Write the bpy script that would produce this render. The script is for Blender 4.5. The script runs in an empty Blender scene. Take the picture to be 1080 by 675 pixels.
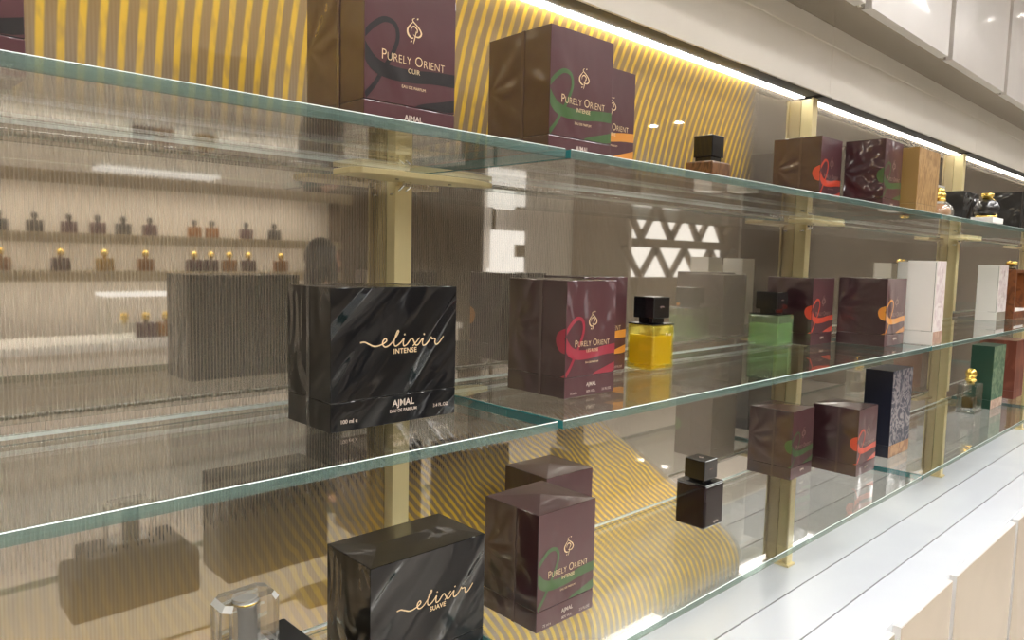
import bpy, bmesh, math, random
from mathutils import Vector, Matrix
random.seed(4)
sc = bpy.context.scene
COL = sc.collection
EYE = 1.55                      # camera height above the shop floor
R = math.radians

# ------------------------------------------------------------------ node helpers
class V:
    """a shader value; operators make Math nodes"""
    def __init__(s, nt, sock): s.nt, s.k = nt, sock
    def _m(s, op, *a):
        n = s.nt.nodes.new('ShaderNodeMath'); n.operation = op
        for i, q in enumerate((s,) + a):
            if isinstance(q, V): s.nt.links.new(q.k, n.inputs[i])
            else: n.inputs[i].default_value = q
        return V(s.nt, n.outputs[0])
    def __add__(s, o): return s._m('ADD', o)
    def __radd__(s, o): return s._m('ADD', o)
    def __sub__(s, o): return s._m('SUBTRACT', o)
    def __rsub__(s, o): return V.c(s.nt, o)._m('SUBTRACT', s)
    def __mul__(s, o): return s._m('MULTIPLY', o)
    def __rmul__(s, o): return s._m('MULTIPLY', o)
    def __truediv__(s, o): return s._m('DIVIDE', o)
    def pow(s, o): return s._m('POWER', o)
    def sin(s): return s._m('SINE')
    def abs(s): return s._m('ABSOLUTE')
    def mx(s, o): return s._m('MAXIMUM', o)
    def mn(s, o): return s._m('MINIMUM', o)
    def gt(s, o): return s._m('GREATER_THAN', o)
    def lt(s, o): return s._m('LESS_THAN', o)
    def atan2(s, o): return s._m('ARCTAN2', o)
    def step(s, a, b):          # smoothstep a..b -> 0..1
        n = s.nt.nodes.new('ShaderNodeMapRange'); n.interpolation_type = 'SMOOTHSTEP'
        s.nt.links.new(s.k, n.inputs[0]); n.inputs[1].default_value = a; n.inputs[2].default_value = b
        n.inputs[3].default_value = 0; n.inputs[4].default_value = 1
        return V(s.nt, n.outputs[0])
    @staticmethod
    def c(nt, x):
        n = nt.nodes.new('ShaderNodeValue'); n.outputs[0].default_value = x; return V(nt, n.outputs[0])

def newmat(name):
    m = bpy.data.materials.new(name); m.use_nodes = True
    nt = m.node_tree; nt.nodes.clear()
    out = nt.nodes.new('ShaderNodeOutputMaterial')
    return m, nt, out
def lin(c):
    return tuple((x/12.92 if x <= .04045 else ((x+.055)/1.055)**2.4) for x in [q/255 for q in c]) + (1,)
def pr(nt, col, rough=.5, metal=0, coat=0, coat_rough=.05, trans=0, ior=1.5, spec=.5, emis=None, estr=0):
    b = nt.nodes.new('ShaderNodeBsdfPrincipled')
    if isinstance(col, tuple): b.inputs['Base Color'].default_value = col
    else: nt.links.new(col, b.inputs['Base Color'])
    b.inputs['Roughness'].default_value = rough; b.inputs['Metallic'].default_value = metal
    b.inputs['Coat Weight'].default_value = coat; b.inputs['Coat Roughness'].default_value = coat_rough
    b.inputs['Transmission Weight'].default_value = trans; b.inputs['IOR'].default_value = ior
    b.inputs['Specular IOR Level'].default_value = spec
    if emis: b.inputs['Emission Color'].default_value = emis; b.inputs['Emission Strength'].default_value = estr
    return b
def plain(name, col, **k):
    m, nt, out = newmat(name); b = pr(nt, col, **k); nt.links.new(b.outputs[0], out.inputs[0]); return m
def coords(nt, which='Object'):
    t = nt.nodes.new('ShaderNodeTexCoord'); s = nt.nodes.new('ShaderNodeSeparateXYZ')
    nt.links.new(t.outputs[which], s.inputs[0])
    return t.outputs[which], V(nt, s.outputs[0]), V(nt, s.outputs[1]), V(nt, s.outputs[2])
def noise(nt, vec, scale, detail=2, dist=0, rough=.5, sc3=None, rot=(0, 0, 0)):
    n = nt.nodes.new('ShaderNodeTexNoise'); n.inputs['Scale'].default_value = scale
    n.inputs['Detail'].default_value = detail; n.inputs['Distortion'].default_value = dist
    n.inputs['Roughness'].default_value = rough
    if sc3:
        mp = nt.nodes.new('ShaderNodeMapping'); mp.inputs['Rotation'].default_value = rot
        nt.links.new(vec, mp.inputs[0]); vec = mp.outputs[0]
        mp = nt.nodes.new('ShaderNodeMapping'); mp.inputs['Scale'].default_value = sc3
        nt.links.new(vec, mp.inputs[0]); vec = mp.outputs[0]
    nt.links.new(vec, n.inputs['Vector'])
    return V(nt, n.outputs[0])
def mixc(nt, f, a, b):
    n = nt.nodes.new('ShaderNodeMix'); n.data_type = 'RGBA'
    if isinstance(f, V): nt.links.new(f.k, n.inputs[0])
    else: n.inputs[0].default_value = f
    for q, i in ((a, 6), (b, 7)):
        if isinstance(q, tuple): n.inputs[i].default_value = q
        else: nt.links.new(q, n.inputs[i])
    return n.outputs[2]
def bump(nt, h, dist, strength=1):
    n = nt.nodes.new('ShaderNodeBump'); n.inputs['Distance'].default_value = dist; n.inputs['Strength'].default_value = strength
    nt.links.new(h.k, n.inputs['Height']); return n.outputs[0]
def mixs(nt, f, a, b):
    n = nt.nodes.new('ShaderNodeMixShader')
    if isinstance(f, V): nt.links.new(f.k, n.inputs[0])
    else: n.inputs[0].default_value = f
    nt.links.new(a.outputs[0], n.inputs[1]); nt.links.new(b.outputs[0], n.inputs[2]); return n
def glossy(nt, col, rough, normal=None):
    g = nt.nodes.new('ShaderNodeBsdfGlossy'); g.inputs['Roughness'].default_value = rough
    if isinstance(col, tuple): g.inputs['Color'].default_value = col
    else: nt.links.new(col, g.inputs['Color'])
    if normal: nt.links.new(normal, g.inputs['Normal'])
    return g
def facing(nt):                 # |cos| between the surface and the viewing ray, either side alike
    g = nt.nodes.new('ShaderNodeNewGeometry'); d = nt.nodes.new('ShaderNodeVectorMath'); d.operation = 'DOT_PRODUCT'
    nt.links.new(g.outputs['Normal'], d.inputs[0]); nt.links.new(g.outputs['Incoming'], d.inputs[1])
    return V(nt, d.outputs['Value']).abs()

# ------------------------------------------------------------------ materials
def m_shelf_clear():
    m, nt, out = newmat('shelf_glass_face')
    c = facing(nt)
    fres = (1.0 - c).mx(0.0).pow(5.0) * .96 + .04
    t = nt.nodes.new('ShaderNodeBsdfTransparent'); t.inputs[0].default_value = (.965, .98, .968, 1)
    g = glossy(nt, (1, 1, 1, 1), .0)
    nt.links.new(mixs(nt, fres, t, g).outputs[0], out.inputs[0]); return m
def m_shelf_edge(name, c1, f):
    m, nt, out = newmat(name)
    b = pr(nt, c1, rough=.07, coat=.6, coat_rough=.03)
    t = nt.nodes.new('ShaderNodeBsdfTransparent'); t.inputs[0].default_value = (.62, .80, .76, 1)
    nt.links.new(mixs(nt, f, b, t).outputs[0], out.inputs[0]); return m

BRASS = lin((205, 186, 132))
def m_brass(name, col=BRASS, rough=.32):
    m, nt, out = newmat(name)
    vec, x, y, z = coords(nt)
    n = noise(nt, vec, 40, 2, sc3=(40, 40, 1))
    b = pr(nt, mixc(nt, n, tuple(q*.9 for q in col[:3])+(1,), col), rough=rough, metal=.12)
    nt.links.new(b.outputs[0], out.inputs[0]); return m

def m_back_panel():
    """bronze ribbed mirror panel with bands of gilded moire at its head and foot"""
    m, nt, out = newmat('bronze_ribbed_panel')
    vec, x, y, zz = coords(nt)
    z = zz - EYE
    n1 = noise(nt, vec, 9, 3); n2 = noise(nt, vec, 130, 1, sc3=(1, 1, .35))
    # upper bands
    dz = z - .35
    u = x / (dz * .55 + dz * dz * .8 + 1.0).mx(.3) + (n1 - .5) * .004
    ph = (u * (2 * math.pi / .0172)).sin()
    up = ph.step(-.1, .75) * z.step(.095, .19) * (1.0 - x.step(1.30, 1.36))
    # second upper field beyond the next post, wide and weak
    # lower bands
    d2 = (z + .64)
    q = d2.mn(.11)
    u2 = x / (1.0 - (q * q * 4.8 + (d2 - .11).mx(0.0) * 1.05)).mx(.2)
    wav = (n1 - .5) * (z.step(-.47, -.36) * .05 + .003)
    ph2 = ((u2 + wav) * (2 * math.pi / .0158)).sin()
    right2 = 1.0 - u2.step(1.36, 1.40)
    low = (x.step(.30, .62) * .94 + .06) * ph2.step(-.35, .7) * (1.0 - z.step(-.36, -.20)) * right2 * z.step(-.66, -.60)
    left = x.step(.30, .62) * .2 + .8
    glow = (z.step(.10, .24) * (1.0 - x.step(1.24, 1.38)) * .8).mx((1.0 - z.step(-.40, -.24)) * right2 * z.step(-.66, -.58) * .8 * left)
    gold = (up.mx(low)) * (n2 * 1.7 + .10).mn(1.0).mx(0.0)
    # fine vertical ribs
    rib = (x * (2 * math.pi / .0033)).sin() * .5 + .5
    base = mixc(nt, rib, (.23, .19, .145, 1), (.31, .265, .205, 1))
    base = mixc(nt, glow, base, (.42, .25, .065, 1))  # warm LED glow between the stripes painted into the base colour
    base = mixc(nt, gold, base, (.98, .62, .06, 1))  # LED reflection fringes painted in as gold stripes
    d = pr(nt, base, rough=.55, spec=.3)
    nb = bump(nt, rib, .00006, 1)
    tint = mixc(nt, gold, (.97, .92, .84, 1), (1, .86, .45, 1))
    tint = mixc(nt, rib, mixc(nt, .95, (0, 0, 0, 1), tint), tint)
    g = glossy(nt, tint, .025)
    c = facing(nt)
    fr = (1.0 - c).mx(0.0).pow(4.0) * .40 + .47 - glow.mn(1.0) * .32
    nt.links.new(mixs(nt, fr, d, g).outputs[0], out.inputs[0]); return m

def film(nt, b, kind, strength):
    """clear shrink film: a glossy coat whose normal is creased"""
    vec, x, y, z = coords(nt)
    if kind == 'pleats':      # long pulled pleats, as on the black cartons
        a = noise(nt, vec, 10, 1, .8, sc3=(1.9, 1.9, .55), rot=(0, R(-38), 0))
        bq = noise(nt, vec, 24, 1, .5, sc3=(1.9, 1.9, .35), rot=(0, R(-46), 0))
        h = a * 1.0 + bq * .16
    elif kind == 'fan':       # creases fanning out of the folded ends
        ang = (z - .075).atan2(x + y * .8 + .012)
        nn = noise(nt, vec, 18, 2)
        rad = (x + y * .8 + .012).abs() + (z - .075).abs()
        h = ((ang * 9.0 + nn * 9.0).sin()) * .12 * rad.step(.004, .03) + noise(nt, vec, 13, 2, .9) * .8
    else:
        h = noise(nt, vec, 14, 2, .7, sc3=(1.3, 1.3, .7), rot=(0, R(25), 0)) + noise(nt, vec, 70, 1) * .03
    nt.links.new(bump(nt, h, strength, 1), b.inputs['Coat Normal'])
    nt.links.new(bump(nt, h, strength * .35, 1), b.inputs['Normal'])

def m_carton(name, col, kind='soft', strength=.006, col2=None, pat=None, rough=.4, coat=1.0, spec=.4, cior=1.5):
    m, nt, out = newmat(name)
    vec, x, y, z = coords(nt)
    c = col
    if pat == 'paisley':
        n = noise(nt, vec, 26, 2, 2.2); c = mixc(nt, (n - .5).abs().step(.01, .09), col2, col)
    elif pat == 'marble':
        n = noise(nt, vec, 34, 4, 1.6); c = mixc(nt, n.step(.42, .62), col, col2)
    elif pat == 'wood':
        n = noise(nt, vec, 24, 3, 2.2, sc3=(1.6, 1.6, .6)); c = mixc(nt, ((n * 22.0).sin() * .5 + .5), col, col2)
    elif pat == 'streak':
        n = noise(nt, vec, 12, 3, 1.0, sc3=(1.4, 1.4, .5), rot=(0, R(35), 0)); c = mixc(nt, n.step(.45, .7), col, col2)
    b = pr(nt, c, rough=rough, coat=coat, coat_rough=.06, spec=spec); b.inputs['Coat IOR'].default_value = cior
    film(nt, b, kind, strength)
    nt.links.new(b.outputs[0], out.inputs[0]); return m

M = {}
M['clear'] = m_shelf_clear()
M['edge'] = m_shelf_edge('shelf_glass_front_edge', (.12, .20, .18, 1), .42)
M['endedge'] = m_shelf_edge('shelf_glass_end_edge', (.02, .19, .20, 1), .10)
M['rim'] = plain('ground_glass_rim', (.84, .92, .89, 1), rough=.3)  # white stands in for the LED glint on the polished glass edges
M['brass'] = m_brass('champagne_brass', lin((238, 222, 170)), .38)
M['brassdark'] = m_brass('brass_channel', lin((96, 78, 30)), .4)
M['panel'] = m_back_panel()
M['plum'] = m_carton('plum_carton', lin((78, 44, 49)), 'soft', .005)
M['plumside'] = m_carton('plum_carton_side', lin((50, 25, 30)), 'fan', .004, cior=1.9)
M['plumfan'] = m_carton('plum_carton_fan', lin((58, 27, 34)), 'fan', .012)
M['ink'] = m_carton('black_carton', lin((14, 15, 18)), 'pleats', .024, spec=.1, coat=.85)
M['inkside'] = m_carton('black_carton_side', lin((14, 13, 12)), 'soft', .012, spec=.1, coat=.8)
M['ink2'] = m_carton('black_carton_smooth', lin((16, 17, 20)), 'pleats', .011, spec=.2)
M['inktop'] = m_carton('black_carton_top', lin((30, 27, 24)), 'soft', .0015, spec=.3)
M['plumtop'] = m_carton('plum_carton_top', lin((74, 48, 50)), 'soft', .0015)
M['inkcloth'] = m_carton('black_gift_carton', lin((17, 16, 16)), 'fan', .008)
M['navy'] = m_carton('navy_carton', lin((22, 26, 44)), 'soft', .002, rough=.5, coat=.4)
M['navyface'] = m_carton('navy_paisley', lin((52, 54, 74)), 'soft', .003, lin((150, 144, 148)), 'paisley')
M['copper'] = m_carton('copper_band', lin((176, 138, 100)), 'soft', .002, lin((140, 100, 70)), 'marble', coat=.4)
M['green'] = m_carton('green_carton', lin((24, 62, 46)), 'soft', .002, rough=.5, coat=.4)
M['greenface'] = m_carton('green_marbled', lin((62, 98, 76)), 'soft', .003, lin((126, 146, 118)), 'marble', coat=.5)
M['rust'] = m_carton('rust_carton', lin((112, 58, 44)), 'soft', .003, lin((140, 86, 66)), 'streak', coat=.6)
M['white'] = m_carton('white_carton', lin((240, 237, 230)), 'soft', .001, rough=.45, coat=.3)
M['whiteface'] = m_carton('white_printed_face', lin((228, 220, 216)), 'soft', .002, lin((206, 190, 190)), 'marble', coat=.4)
M['blush'] = m_carton('blush_band', lin((172, 140, 122)), 'soft', .002, lin((196, 168, 150)), 'marble', coat=.4)
M['grey'] = m_carton('silver_band', lin((150, 142, 128)), 'soft', .003, rough=.3, coat=.6)
M['gold'] = m_carton('gold_carton', lin((160, 128, 76)), 'soft', .003, rough=.35, coat=.6)
M['goldface'] = m_carton('gold_leaf_grain', lin((184, 150, 102)), 'soft', .003, lin((146, 110, 66)), 'wood', coat=.5)
M['pale'] = m_carton('pale_silver_carton', lin((206, 204, 200)), 'soft', .003, rough=.4, coat=.6)
M['leather'] = m_carton('brown_case', lin((124, 72, 34)), 'soft', .003, lin((98, 52, 22)), 'marble', coat=.2)
M['filmseam'] = plain('film_seam', (.085, .058, .055, 1), rough=.12, coat=1)
M['filmseamdark'] = plain('film_seam_dark', (.05, .048, .045, 1), rough=.12, coat=1)
M['foil'] = plain('gold_foil', lin((226, 200, 160)), rough=.35, metal=.2)
M['foilpale'] = plain('pale_foil', lin((206, 190, 178)), rough=.45)
M['foildim'] = plain('dim_foil', lin((150, 124, 116)), rough=.45)
RIB = {k: m_carton('ribbon_'+k, lin(c), 'soft', .005) for k, c in dict(black=(28, 26, 29), green=(62, 92, 50), rose=(150, 46, 62), coral=(205, 76, 54), amber=(214, 142, 58), plainred=(168, 60, 52)).items()}
M['capblack'] = plain('black_cap', (.006, .006, .007, 1), rough=.16, coat=.6)
M['blackmatte'] = plain('black_satin', (.012, .013, .015, 1), rough=.38)
M['blackglass'] = plain('smoked_black_glass', (.010, .003, .005, 1), rough=.05, coat=.3, spec=.35)
def m_glass(name, col, rough=0.0, ior=1.45):
    m, nt, out = newmat(name)
    g = nt.nodes.new('ShaderNodeBsdfGlass'); g.inputs['Color'].default_value = col; g.inputs['Roughness'].default_value = rough; g.inputs['IOR'].default_value = ior
    nt.links.new(g.outputs[0], out.inputs[0]); return m
def m_tintglass(name, col, tr, f=.55):
    """coloured bottle glass: lets light straight through, tinted, with a little body colour and a clear gloss"""
    m, nt, out = newmat(name)
    c = facing(nt)
    fres = (1.0 - c).mx(0.0).pow(5.0) * .9 + .05
    t = nt.nodes.new('ShaderNodeBsdfTransparent'); t.inputs[0].default_value = tr
    b = pr(nt, col, rough=.1)
    mix1 = mixs(nt, f, b, t)
    g = glossy(nt, (1, 1, 1, 1), .02)
    nt.links.new(mixs(nt, fres, mix1, g).outputs[0], out.inputs[0]); return m
M['glass'] = m_glass('clear_crystal', (1, 1, 1, 1), 0, 1.5)
def m_crystal(name, f, col=(1, 1, 1, 1)):
    m, nt, out = newmat(name)
    g = nt.nodes.new('ShaderNodeBsdfGlass'); g.inputs['IOR'].default_value = 1.5; g.inputs['Roughness'].default_value = 0; g.inputs['Color'].default_value = col
    t = nt.nodes.new('ShaderNodeBsdfTransparent'); t.inputs[0].default_value = col
    nt.links.new(mixs(nt, f, g, t).outputs[0], out.inputs[0]); return m
M['crystal'] = m_crystal('crystal_block', .45)
M['crystaledge'] = plain('crystal_facet', (.82, .83, .82, 1), rough=.05, coat=1, trans=.4)  # white colour stands in for glints on the narrow facets
M['clearflacon'] = m_crystal('clear_flacon_glass', .5)
M['bottleglass'] = m_tintglass('clear_bottle_glass', (.9, .93, .91, 1), (.97, .98, .96, 1), .90)
M['yellowglass'] = m_tintglass('yellow_bottle_glass', lin((246, 218, 60)), (.98, .93, .45, 1), .80)
M['yellowjuice'] = m_tintglass('yellow_perfume', lin((248, 208, 20)), (.97, .86, .20, 1), .62)
M['greenglass'] = m_tintglass('green_bottle_glass', lin((176, 206, 160)), (.88, .96, .84, 1), .80)
M['greenjuice'] = m_tintglass('green_perfume', lin((130, 182, 84)), (.66, .86, .44, 1), .64)
M['amberjuice'] = m_tintglass('amber_perfume', lin((120, 96, 20)), (.5, .38, .06, 1), .4)
M['peachjuice'] = m_tintglass('peach_perfume', lin((214, 160, 110)), (.9, .66, .42, 1), .4)
M['polished'] = plain('polished_gold', (.86, .62, .16, 1), rough=.12, metal=1)
M['chrome'] = plain('polished_steel', (.82, .82, .82, 1), rough=.08, metal=1)
M['leafskin'] = m_carton('brown_textured_bottle', lin((122, 84, 52)), 'soft', .004, lin((84, 54, 30)), 'wood', coat=.6)
def m_speck(name, a, b, scale, rough, coat=0, sc3=None):
    m, nt, out = newmat(name); vec, x, y, z = coords(nt)
    n = noise(nt, vec, scale, 4, .8, sc3=sc3)
    s = pr(nt, mixc(nt, n.step(.35, .68), a, b), rough=rough, coat=coat)
    nt.links.new(s.outputs[0], out.inputs[0]); return m
M['worktop'] = m_speck('white_quartz', (.70, .74, .80, 1), (.75, .79, .84, 1), 3, .22)
M['groove'] = plain('grey_joint', (.42, .43, .45, 1), rough=.6)
M['lacquer'] = m_speck('beige_lacquer', lin((170, 156, 134)), lin((177, 163, 141)), 4, .3, .4)
M['lacquertop'] = plain('white_lacquer_top', (.74, .73, .71, 1), rough=.35)
M['recess'] = plain('cabinet_recess', (.22, .20, .17, 1), rough=.6)
M['fascia'] = m_speck('cream_fascia', (.76, .715, .635, 1), (.79, .745, .665, 1), 2, .35)
M['soffit'] = plain('bronze_steel_soffit', (.42, .38, .32, 1), rough=.22, metal=.85)
M['ledgrey'] = plain('grey_led_channel', (.055, .055, .058, 1), rough=.5, spec=.1)
M['overhead'] = m_speck('white_gloss_panel', (.72, .69, .66, 1), (.77, .74, .71, 1), 3, .3, .15)
M['lampframe'] = plain('grey_lamp_frame', (.30, .29, .28, 1), rough=.6)
M['ceil'] = plain('white_ceiling', (.78, .76, .73, 1), rough=.8)
M['shopwall'] = plain('cream_shop_wall', (.74, .69, .63, 1), rough=.6)
M['brownwall'] = plain('bronze_shop_wall', (.11, .08, .055, 1), rough=.4)
M['floor'] = m_speck('stone_floor', (.52, .48, .43, 1), (.58, .54, .48, 1), 1.4, .3)
M['ledge'] = plain('ledge_gold', (.38, .31, .20, 1), rough=.4)
M['timber'] = plain('oak_lattice', (.26, .19, .12, 1), rough=.5)
M['whitep'] = plain('white_panel', (.85, .84, .82, 1), rough=.5)
def emit(name, col, s):
    m, nt, out = newmat(name); e = nt.nodes.new('ShaderNodeEmission'); e.inputs[0].default_value = col; e.inputs[1].default_value = s
    nt.links.new(e.outputs[0], out.inputs[0]); return m
M['led'] = emit('led_light', (1, .95, .86, 1), 17)
M['ceillamp'] = emit('ceiling_lamp', (1, .975, .955, 1), 15)
M['spot'] = emit('downlight_lamp', (1, .95, .88, 1), 60)
M['warmled'] = emit('warm_shelf_light', (1, .92, .80, 1), 7.5)
M['lampwhite'] = emit('niche_light', (1, .97, .93, 1), 1.5)

# ------------------------------------------------------------------ mesh helpers
def mesh_obj(name, bm, mats, parent=None, loc=None, rz=None, smooth=False):
    me = bpy.data.meshes.new(name); bmesh.ops.recalc_face_normals(bm, faces=bm.faces) if not smooth == 'keep' else None
    bm.to_mesh(me); bm.free()
    for m in (mats if isinstance(mats, (list, tuple)) else [mats]): me.materials.append(m)
    if smooth is True:
        for p in me.polygons: p.use_smooth = True
    o = bpy.data.objects.new(name, me); COL.objects.link(o)
    if parent: o.parent = parent
    if loc: o.location = loc
    if rz is not None: o.rotation_euler.z = rz
    return o
def tag(o, label, cat, group=None, kind=None):
    o['label'] = label; o['category'] = cat
    if group: o['group'] = group
    if kind: o['kind'] = kind
    return o
def struct(o): o['kind'] = 'structure'; return o
def empty(name, loc, rz=0):
    o = bpy.data.objects.new(name, None); COL.objects.link(o); o.location = loc; o.rotation_euler = (0, 0, rz); o.empty_display_size = .02
    return o
def bx(bm, x0, x1, y0, y1, z0, z1, mi=0, bev=0, seg=2):
    b2 = bmesh.new()
    r = bmesh.ops.create_cube(b2, size=1)
    for v in b2.verts:
        v.co = Vector(((x0+x1)/2 + v.co.x*(x1-x0), (y0+y1)/2 + v.co.y*(y1-y0), (z0+z1)/2 + v.co.z*(z1-z0)))
    if bev: bmesh.ops.bevel(b2, geom=b2.edges[:], offset=bev, segments=seg, affect='EDGES', profile=.5)
    for f in b2.faces: f.material_index = mi
    merge(bm, b2); return bm
def merge(bm, b2):
    me = bpy.data.meshes.new('tmp'); b2.to_mesh(me); b2.free(); bm.from_mesh(me); bpy.data.meshes.remove(me)
def lathe(bm, prof, n=24, c=(0, 0, 0), mi=0, sq=0):
    rings = []
    for r, z in prof:
        ring = []
        for i in range(n):
            a = 2*math.pi*i/n
            ring.append(bm.verts.new((c[0]+r*math.cos(a), c[1]+r*math.sin(a), c[2]+z)))
        rings.append(ring)
    for a, b in zip(rings, rings[1:]):
        for i in range(n):
            f = bm.faces.new((a[i], a[(i+1) % n], b[(i+1) % n], b[i])); f.material_index = mi; f.smooth = True
    for ring, s in ((rings[0], -1), (rings[-1], 1)):
        f = bm.faces.new(ring if s > 0 else ring[::-1]); f.material_index = mi
    return bm
def extrude_profile(bm, prof, x0, x1, mis=None):
    """closed (y,z) outline swept along X"""
    a = [bm.verts.new((x0, y, z)) for y, z in prof]; b = [bm.verts.new((x1, y, z)) for y, z in prof]
    n = len(prof)
    for i in range(n):
        f = bm.faces.new((a[i], a[(i+1) % n], b[(i+1) % n], b[i])); f.material_index = mis[i] if mis else 0
    bm.faces.new(a[::-1]); bm.faces.new(b); return bm
def ball(bm, c, r, mi=0, seg=16, scale=(1, 1, 1)):
    b2 = bmesh.new(); bmesh.ops.create_uvsphere(b2, u_segments=seg, v_segments=max(8, seg//2), radius=r)
    for v in b2.verts: v.co = Vector((v.co.x*scale[0]+c[0], v.co.y*scale[1]+c[1], v.co.z*scale[2]+c[2]))
    for f in b2.faces: f.material_index = mi; f.smooth = True
    merge(bm, b2)
def tube(bm, pts, r, n=8, mi=0):
    rings = []
    for i, p in enumerate(pts):
        p = Vector(p); t = (Vector(pts[min(i+1, len(pts)-1)]) - Vector(pts[max(i-1, 0)])).normalized()
        u = t.orthogonal().normalized() if abs(t.x) > .9 else t.cross(Vector((1, 0, 0))).normalized(); w = t.cross(u)
        rr = r[i] if isinstance(r, (list, tuple)) else r
        rings.append([bm.verts.new(p + (u*math.cos(2*math.pi*k/n) + w*math.sin(2*math.pi*k/n))*rr) for k in range(n)])
    for a, b in zip(rings, rings[1:]):
        for k in range(n):
            f = bm.faces.new((a[k], a[(k+1) % n], b[(k+1) % n], b[k])); f.smooth = True; f.material_index = mi
    bm.faces.new(rings[0][::-1]); bm.faces.new(rings[-1])
def catmull(pts, k=8):
    o = []; P = [pts[0]] + list(pts) + [pts[-1]]
    for i in range(1, len(P)-2):
        for j in range(k):
            t = j/k
            o.append(tuple(.5*((2*P[i][d]) + (P[i+1][d]-P[i-1][d])*t + (2*P[i-1][d]-5*P[i][d]+4*P[i+1][d]-P[i+2][d])*t*t + (3*P[i][d]-P[i-1][d]-3*P[i+1][d]+P[i+2][d])*t**3) for d in range(len(pts[0]))))
    o.append(tuple(P[-2])); return o
def ribbon2d(bm, pts, k=8, mi=0, y=0.0, clip=None):
    """pts (x,z,width) -> flat printed stroke in the XZ plane at depth y"""
    P = catmull(pts, k); L = []; Rr = []
    for i, p in enumerate(P):
        a = P[max(i-1, 0)]; b = P[min(i+1, len(P)-1)]
        dx, dz = b[0]-a[0], b[1]-a[1]; l = math.hypot(dx, dz) or 1
        nx, nz = -dz/l, dx/l; w = p[2]/2
        q = [(p[0]+nx*w, p[1]+nz*w), (p[0]-nx*w, p[1]-nz*w)]
        if clip: q = [(min(max(u, clip[0]), clip[1]), min(max(v, clip[2]), clip[3])) for u, v in q]
        L.append(bm.verts.new((q[0][0], y, q[0][1]))); Rr.append(bm.verts.new((q[1][0], y, q[1][1])))
    for i in range(len(P)-1):
        try:
            f = bm.faces.new((L[i], L[i+1], Rr[i+1], Rr[i])); f.material_index = mi
            if f.normal.length == 0: f.normal_update()
        except ValueError: pass

def text_bm(body, size, x=0, z=0, y=0, sx=1.0, smallcaps=False, align='CENTER', bold=0.0, skew=0, spacing=1.0):
    cu = bpy.data.curves.new('t', 'FONT'); cu.body = body; cu.size = size; cu.align_x = align; cu.offset = bold; cu.shear = skew
    cu.space_character = spacing; cu.small_caps_scale = .78; cu.resolution_u = 4
    if smallcaps:
        for i in range(len(body)): cu.body_format[i].use_small_caps = True
    ob = bpy.data.objects.new('t', cu); COL.objects.link(ob)
    dg = bpy.context.evaluated_depsgraph_get(); dg.update()
    me = bpy.data.meshes.new_from_object(ob.evaluated_get(dg))
    bm = bmesh.new(); bm.from_mesh(me)
    for v in bm.verts: v.co = Vector((x + v.co.x*sx, y, z + v.co.y))
    bpy.data.objects.remove(ob); bpy.data.curves.remove(cu); bpy.data.meshes.remove(me)
    return bm
def lettering(name, items, mat, parent, label=None):
    bm = bmesh.new()
    for it in items: merge(bm, text_bm(**it))
    o = mesh_obj(name, bm, mat, parent)
    if label: o['label'] = label
    return o

# ------------------------------------------------------------------ world coordinates of the fixture
YF, YB, YW = .460, .704, .743               # shelf front, shelf back, mirror panel
ZT, ZM, ZB = .0999+EYE, -.153+EYE, -.4075+EYE
TH = .009
JX = [-.548, .506, 1.556, 2.606, 3.656, 4.70]     # shelf joints and posts
PX = [-.548, .502, 1.552, 2.602, 3.652, 4.70]
ZC = -.672+EYE                              # worktop
ZLED = .350+EYE; ZSOF = .4925+EYE
BAYN = ['far left bay', 'left bay', 'middle bay', 'right bay', 'far right bay']

# ---- room shell
def shell(name, x0, x1, y0, y1, z0, z1, mat):
    return struct(mesh_obj(name, bx(bmesh.new(), x0, x1, y0, y1, z0, z1), mat))
X0, X1, Y0, Y1, H = -3.2, 9.6, -3.9, .76, 3.05
shell('floor', X0, X1, Y0, Y1+.3, -.1, 0, M['floor'])
shell('ceiling', X0, X1, Y0, Y1+.3, H, H+.1, M['ceil'])
shell('wall_left', X0-.1, X0, Y0, Y1+.3, 0, H, M['shopwall'])
shell('wall_right', X1, X1+.1, Y0, Y1+.3, 0, H, M['brownwall'])
shell('wall_front', X0, X1, Y0-.1, Y0, 0, H, M['shopwall'])
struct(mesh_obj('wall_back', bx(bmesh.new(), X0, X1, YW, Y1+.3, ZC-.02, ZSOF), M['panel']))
shell('wall_back_upper', X0, X1, YW+.02, Y1+.3, ZSOF, H, M['shopwall'])
shell('wall_back_lower', X0, X1, YW+.02, Y1+.3, 0, ZC-.02, M['shopwall'])

# cream fascia over the shelves, one length to each bay joint; metal soffit over it
ys = .690
bm = bmesh.new(); xs = [X0, PX[1]+.02, PX[2]+.012, PX[3]+.012, PX[4]+.012, X1]
for a, b in zip(xs, xs[1:]):
    extrude_profile(bm, [(ys, ZLED), (ys+.004, ZLED), (ys+.03, ZLED+.012), (YW, ZLED+.012), (YW, ZSOF), (ys-.001, ZSOF), (ys-.001, ZLED+.105), (ys, ZLED+.103)], a, b-.0012)
struct(mesh_obj('trim_1', bm, M['fascia']))
bm = bmesh.new(); bx(bm, X0, X1, .600, YW, ZSOF, ZSOF+.02)
struct(mesh_obj('trim_2', bm, M['soffit']))

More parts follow.
